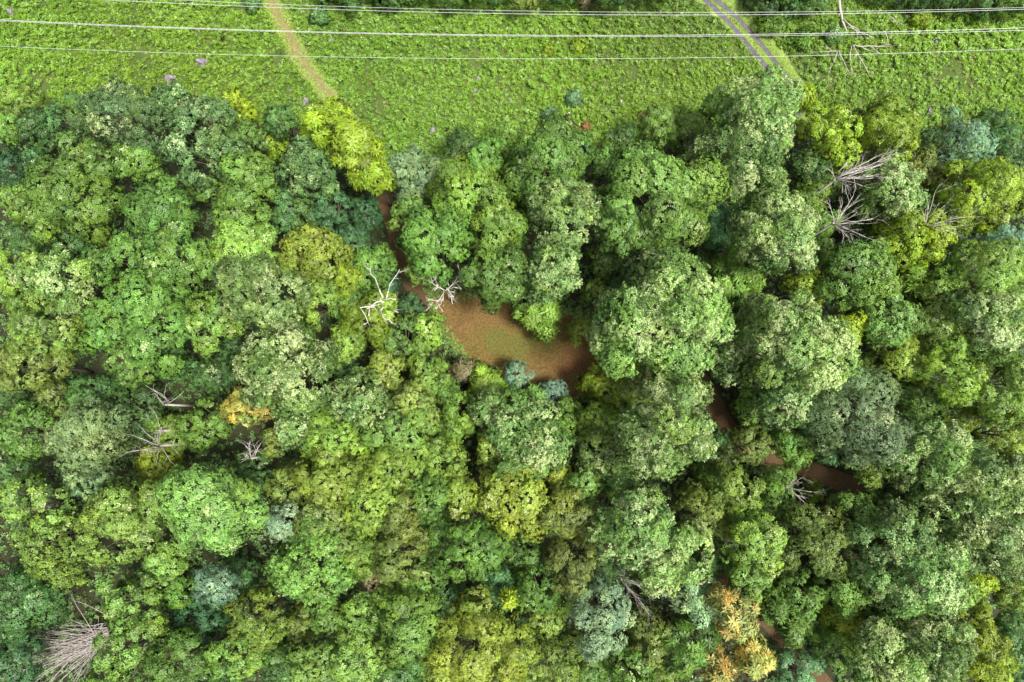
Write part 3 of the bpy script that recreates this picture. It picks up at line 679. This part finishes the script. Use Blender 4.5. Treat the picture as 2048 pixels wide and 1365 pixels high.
# meadow soil: one draped sheet north of the treeline
gx = np.linspace(-190, 190, 120)
V = []; Fc = []; rows_n = 26
for i, xx in enumerate(gx):
    # where the treeline crosses this x (search along y)
    ys = np.linspace(20, 75, 220); pxs, pys = proj(np.full(220, xx), ys); k_ = pys < np.interp(pxs, ex, ey)+25
    y_lo = ys[k_][0] if k_.any() else 60
    for j in range(rows_n):
        yy = y_lo+(78-y_lo)*j/(rows_n-1); V.append((xx, yy, float(hgt(xx, yy))+0.03))
for i in range(len(gx)-1):
    for j in range(rows_n-1):
        a = i*rows_n+j; Fc.append((a, a+rows_n, a+rows_n+1, a+1))
me = bpy.data.meshes.new('meadow_ground'); me.from_pydata(V, [], Fc); me.materials.append(M_MEADOW)
tag(link('meadow_ground', me), kind='structure')

def tufts(name, P, size, k, ln, wd, tilt, hmin, hmax, seed, col, warmk=0.5, tsd=0.12):
    rg = np.random.default_rng(seed); n = len(P)
    z = hgt(P[:, 0], P[:, 1])+rg.uniform(hmin, hmax, n)*np.clip(0.6+0.9*sn(P[:, 0], P[:, 1], 0.42, 1)+0.3*sn(P[:, 0], P[:, 1], 1.3, 4), 0.08, 2)
    Nn = rg.normal(0, 0.30, (n, 3)); Nn[:, 2] = 1; Nn /= np.linalg.norm(Nn, axis=1)[:, None]
    Q = leaf_quads(rg, np.column_stack([P, z]), Nn, k, ln, wd, tilt, 0.35, 0.04)
    big = sn(P[:, 0], P[:, 1], 7.0, 2); med = sn(P[:, 0], P[:, 1], 2.1, 4)
    tint = np.clip(np.repeat(0.5+0.42*sn(P[:, 0], P[:, 1], 13.0, 8)+0.20*big+0.15*med+0.18*sn(P[:, 0], P[:, 1], 0.42, 1)+rg.normal(0, tsd, n), k)+rg.normal(0, 0.13, n*k), 0, 1.3)
    warm = np.clip(np.repeat(0.25+warmk*sn(P[:, 0], P[:, 1], 10.0, 7)+rg.normal(0, 0.15, n), k), 0, 1)
    lean = np.repeat(Nn+rg.normal(0, 0.35, (n, 3)), k, 0)*0.7
    me = quad_mesh(name, Q, FOL, dict(lean=lean, tint=tint, pale=rg.random(n*k), warm=warm))
    o = link(name, me); o.color = col; return o
n = 80000
P = np.column_stack([rg.uniform(-112, 112, n), rg.uniform(28, 72, n)])
pxs, pys = proj(P[:, 0], P[:, 1]); ok = pys < np.interp(pxs, ex, ey)+30
# bare patches
bare = sn(P[:, 0], P[:, 1], 3.1, 9)+0.5*sn(P[:, 0], P[:, 1], 0.9, 3)+rg.normal(0, 0.22, n) > 0.66
ok &= ~near(P, g_path, 1.45+0*P[:, 0]) & ~near(P, g_verge, 2.3) & ~bare
P = P[ok]
o = tufts('meadow_plants', P, 0.4, 8, 0.30, 0.17, 0.35, 0.02, 0.9, 3, (0.104, 0.206, 0.016, 0.02))
tag(o, 'bright green low plants covering the meadow', None, None, 'stuff')
# taller coarse weeds scattered through it
n = 16000
P = np.column_stack([rg.uniform(-112, 112, n), rg.uniform(28, 72, n)])
pxs, pys = proj(P[:, 0], P[:, 1]); ok = (pys < np.interp(pxs, ex, ey)+30) & ~near(P, g_path, 1.9) & ~near(P, g_verge, 2.7)
ok &= sn(P[:, 0], P[:, 1], 5.0, 12)+rg.normal(0, .35, n) > 0.1
o = tufts('meadow_weeds', P[ok], 0.5, 14, 0.44, 0.18, 0.4, 0.5, 1.3, 4, (0.098, 0.205, 0.020, 0.04))
tag(o, 'taller leafy weeds scattered through the meadow', None, None, 'stuff')
# dry brown stalks in patches
n = 9000
P = np.column_stack([rg.uniform(-112, 112, n), rg.uniform(28, 72, n)])
pxs, pys = proj(P[:, 0], P[:, 1]); ok = (pys < np.interp(pxs, ex, ey)+10) & ~near(P, g_path, 1.9) & ~near(P, g_verge, 2.7)
ok &= sn(P[:, 0], P[:, 1], 3.1, 9)+0.5*sn(P[:, 0], P[:, 1], 0.9, 3)+rg.normal(0, .15, n) > 0.72
o = tufts('dry_stalks', P[ok], 0.5, 6, 0.36, 0.07, 0.6, 0.2, 0.7, 14, (0.19, 0.13, 0.085, 0.1), 0.2)
tag(o, 'dry brown stalks in patches of the meadow', None, None, 'stuff')
# short grass on the verge and the path edges
n = 9000; i = rg.integers(0, len(g_verge), n); P = g_verge[i]+rg.normal(0, 1.3, (n, 2))
P = P[~near(P, g_rl, 0.42) & ~near(P, g_rr, 0.42)]
o = tufts('verge_tufts', P, 0.2, 5, 0.16, 0.06, 0.9, 0.03, 0.12, 8, (0.20, 0.31, 0.05, 0.1)); tag(o, None, None, None, 'stuff')
n = 5000; i = rg.integers(0, len(g_path), n); s_ = rg.choice([-1, 1], n)*np.abs(rg.normal(1.3, 0.45, n)); P = g_path[i]+np.column_stack([s_, rg.normal(0, .3, n)])
o = tufts('path_edge_tufts', P, 0.2, 6, 0.2, 0.08, 0.7, 0.05, 0.2, 9, (0.19, 0.29, 0.05, 0.1)); tag(o, None, None, None, 'stuff')
# clearing: short sparse turf
lo, hi = g_clear.min(0), g_clear.max(0); n = 9000; P = rg.uniform(lo, hi, (n, 2)); P = P[inside(P, g_clear)]
ctr_ = np.array(ground_at(1040, 690)[:2]); P = P[rg.random(len(P)) < 0.35+0.5*np.exp(-((P-ctr_)**2).sum(1)/25)]
o = tufts('clearing_grass', P, 0.15, 5, 0.13, 0.05, 0.6, 0.06, 0.10, 10, (0.10, 0.085, 0.025, 0.0)); tag(o, None, None, None, 'stuff')
n = 1800; i = rg.integers(0, len(g_clear), n); P = g_clear[i]+rg.normal(0, 0.7, (n, 2))
o = tufts('clearing_edge_plants', P, 0.15, 8, 0.28, 0.13, 0.5, 0.1, 0.5, 11, (0.10, 0.20, 0.04, 0.1)); tag(o, None, None, None, 'stuff')
# undergrowth on the forest floor
n = 46000; P = np.column_stack([rg.uniform(-105, 105, n), rg.uniform(-62, 46, n)])
pxs, pys = proj(P[:, 0], P[:, 1]); ok = (pys > np.interp(pxs, ex, ey)-5) & ~inside(P, g_clear)
for g_ in (g_wood, g_east, g_south, g_path): ok &= ~near(P, g_, 1.75)
ok &= sn(P[:, 0], P[:, 1], 4.0, 21)+rg.normal(0, 0.4, n) > -0.6
o = tufts('undergrowth', P[ok], 0.5, 8, 0.42, 0.22, 0.3, 0.2, 1.8, 12, (0.070, 0.15, 0.04, 0.03), 0.3)
tag(o, 'dark green undergrowth between the trunks', None, None, 'stuff')

# ------------------------------------------------------------------ shrubs, stumps and rocks in the meadow
SMALL = [
    (1148, 202, 17, 'F', 'b', 2.0, 'blue-green meadow shrub, the lower right of two'), (1100, 232, 15, 'F', 'b', 1.8, 'blue-green meadow shrub, the one nearest the treeline'),
    (508, 14, 18, 'F', 't', 2.5, 'cool green shrub left of the meadow path at its far end'), (642, 42, 22, 'F', 't', 2.5, 'cool green shrub right of the meadow path beneath the wires'),
    (1146, 264, 16, 'F', 'R', 1.0, 'rust-brown low shrub, the larger of two at the treeline'), (1170, 258, 11, 'F', 'R', 0.9, 'rust-brown low shrub, the smaller of two at the treeline'),
    (1283, 236, 10, 'F', 'R', 0.9, 'little rust shrub alone beneath the dome trees'), (905, 268, 8, 'S', 'q', 0.8, 'tiny orange plant at the meadow notch'),
    (1662, 78, 20, 'F', 't', 2.6, 'cool green shrub growing through the fallen tree'), (1602, 88, 22, 'S', 'g', 2.5, 'leafy green shrub between the track and the fallen tree'),
    (1540, 62, 26, 'F', 'g', 3.0, 'rounded green shrub on the right verge of the track'), (1570, 30, 26, 'F', 'd', 3.2, 'dark green shrub near the top of the track'),
    (1160, 98, 16, 'F', 'Y', 1.0, 'yellow-leaved weed patch under the middle wires'), (1100, 105, 12, 'F', 'Y', 0.9, 'small yellow weed under the lowest wire'),
    (1600, 205, 24, 'S', 'Y', 3.2, 'yellow-green shrub just beyond the track end'), (1835, 45, 22, 'F', 'Y', 2.2, 'yellowish shrub right of the fallen tree'),
]
COL['R'] = (0.20, 0.10, 0.035, 0.05)
for i, (px, py, r, ty, col, top, lab) in enumerate(SMALL):
    rg = np.random.default_rng(900+i); x, y, h = ground_at(px, py); R = r*(CAM_H-top)/F
    root = empty('meadow_shrub', (x, y, h)); Q, a_, ctr, lr = crown_quads(rg, ty, R, top*0.5)
    c = link('foliage', quad_mesh('foliage', Q+np.array([0, 0, top*0.5]), FOL, a_), root); c.color = COL[col]
    tube_obj('stem', [[((0, 0, -.1), .05), ((0, 0, top*.5), .03)]]+[[((0, 0, .1), .03), (tuple(ctr[q]*.8+np.array([0, 0, top*.5])), .01)] for q in range(min(5, len(ctr)))], M_BARK, root, 5)
    tag(root, lab, 'shrub', 'low shrubs in the meadow')
ROCKS = [
    (405, 127, 13, 1.0, 'largest pale purple boulder, in the left of the meadow'), (341, 158, 12, .8, 'pale boulder between the largest boulder and the treeline'),
    (611, 204, 10, .7, 'purple-grey boulder just left of the meadow path by the trees'), (663, 82, 8, .7, 'dark purple rock right of the meadow path under the wires'),
    (22, 25, 9, .7, 'whitish rock in the top left corner of the meadow'), (727, 13, 6, .5, 'white stone near the topmost wires right of the path'),
    (582, 182, 4, .35, 'tiny white stone left of the path near the purple boulder'), (866, 262, 8, .5, 'light stone among weeds above the meadow notch'),
    (1240, 210, 6, .8, 'pale upright stump in the open meadow above the dome trees'), (1137, 233, 5, .7, 'pale stump between the blue-green shrubs and rust shrubs'),
    (956, 160, 6, .5, 'whitish stone in the middle of the meadow, upper one'), (950, 182, 6, .4, 'whitish stone in the middle of the meadow, lower one'),
    (1857, 224, 8, .6, 'light grey rock above the blue-green meadow-edge tree'), (1868, 85, 8, .5, 'brownish rock near the right wires'),
    (1812, 37, 7, .5, 'pale stone top right, beside the yellowish shrub'), (703, 145, 6, .4, 'whitish stone just right of the path beneath the lowest wire'),
    (1020, 200, 6, .4, 'small pale stone in a bare patch mid-meadow'), (165, 195, 9, .5, 'grey rock at the treeline in the left of the meadow'),
]
for i, (px, py, r, hh, lab) in enumerate(ROCKS):
    x, y, h = ground_at(px, py); R = r*0.72*CAM_H/F; stump = 'stump' in lab
    bm = bmesh.new()
    if stump:
        # a splintered stump: ring-built taper with torn top
        V, Fc = tubes([[((0, 0, -.1), R*.75), ((0, 0, .2), R*.6), ((.04, .02, hh+.6), R*.45)], [((.1, 0, hh+.5), R*.25), ((.2, .05, hh+1.1), R*.08)], [((-.1, .1, hh+.5), R*.2), ((-.15, .12, hh+.9), R*.05)], [((0, 0, .1), R*.3), ((R*1.3, .2, .02), R*.1)], [((0, 0, .1), R*.3), ((-R, .5, .02), R*.1)]], 8)
        me = bpy.data.meshes.new('tree_stump'); me.from_pydata(V, [], Fc); me.materials.append(M_DEAD); o = link('tree_stump', me)
        bm.free(); tag(o, lab, 'stump', 'pale stumps in the meadow')
    else:
        bmesh.ops.create_icosphere(bm, subdivisions=4, radius=1)
        for v in bm.verts:
            p = v.co.copy(); q = p+Vector((i*3.1, 0, 0))
            f = 1+0.35*mnoise.noise(q*1.2)+0.15*mnoise.noise(q*3.1)+0.05*mnoise.noise(q*8)
            v.co = Vector((p.x*R*f*1.35, p.y*R*f*0.85, max(-.3, p.z*f*0.8)*hh*1.25))
        me = bpy.data.meshes.new('boulder'); bm.to_mesh(me); bm.free(); me.materials.append(M_ROCK); o = link('boulder', me)
        o.rotation_euler.z = -0.5+i*0.7; tag(o, lab, 'rock', 'rocks lying in the meadow')
    o.location = (x, y, h+0.05)

# ------------------------------------------------------------------ power lines
def wire(p3, zmid, rad, lab):
    """a sagging wire in one upright plane, through three points seen in the photograph"""
    xm, ym = at(*p3[1], zmid); pts = []
    for px, py in p3:
        dx, dy, dz = ray(px, py); t = ym/dy; pts.append((dx*t, CAM_H+dz*t))
    cf = np.polyfit([p[0] for p in pts], [p[1] for p in pts], 2)
    xs = np.linspace(-150, 150, 90)
    V, Fc = tubes([[((x, ym, float(np.polyval(cf, x))), rad) for x in xs]], 6)
    me = bpy.data.meshes.new('power_line'); me.from_pydata(V, [], Fc); me.materials.append(M_WIRE)
    for p in me.polygons: p.use_smooth = True
    tag(link('power_line', me), lab, 'power line', 'overhead wires crossing above the meadow')
wire([(345, 0), (1024, 22), (2048, 15.5)], 20, 0.018, 'topmost thin wire above the meadow, crossing the top edge')
wire([(206, 0), (1024, 28), (2048, 19)], 20.5, 0.022, 'second wire from the top, close under the topmost one')
wire([(0, 40), (1024, 70.5), (2048, 56)], 17, 0.026, 'bright middle wire, the upper of the middle pair')
wire([(0, 42), (1024, 72.5), (2048, 61)], 16.5, 0.026, 'bright middle wire, the lower of the middle pair')
wire([(0, 93), (1024, 118), (2048, 98)], 15, 0.019, 'lowest wire, nearest the wood, strung above the meadow')

# ------------------------------------------------------------------ settle the tree labels
RANK = {2: ['upper', 'lower'], 3: ['upper', 'middle', 'lower']}
nd = 0
for lab, L in _labels.items():
    if len(L) == 1: L[0][2]['label'] = lab; continue
    # same look and same neighbour: name a second neighbour
    nd += 1
    alt = {}
    for q in L:
        for sk in range(1, 6):
            l2 = lab.split(' tree ')[0].split(' shrub ')[0]+' tree '+place_phrase(q[0], q[1], sk)
            if l2 not in alt and l2 not in _labels: break
        alt[l2] = q; q[2]['label'] = l2
al = {}
for o in C.objects:
    if 'label' in o: al.setdefault(o['label'], []).append(o.name)
print('dup labels', {k: v for k, v in al.items() if len(v) > 1}, 'renamed', nd, 'longest', max(len(k.split()) for k in al))
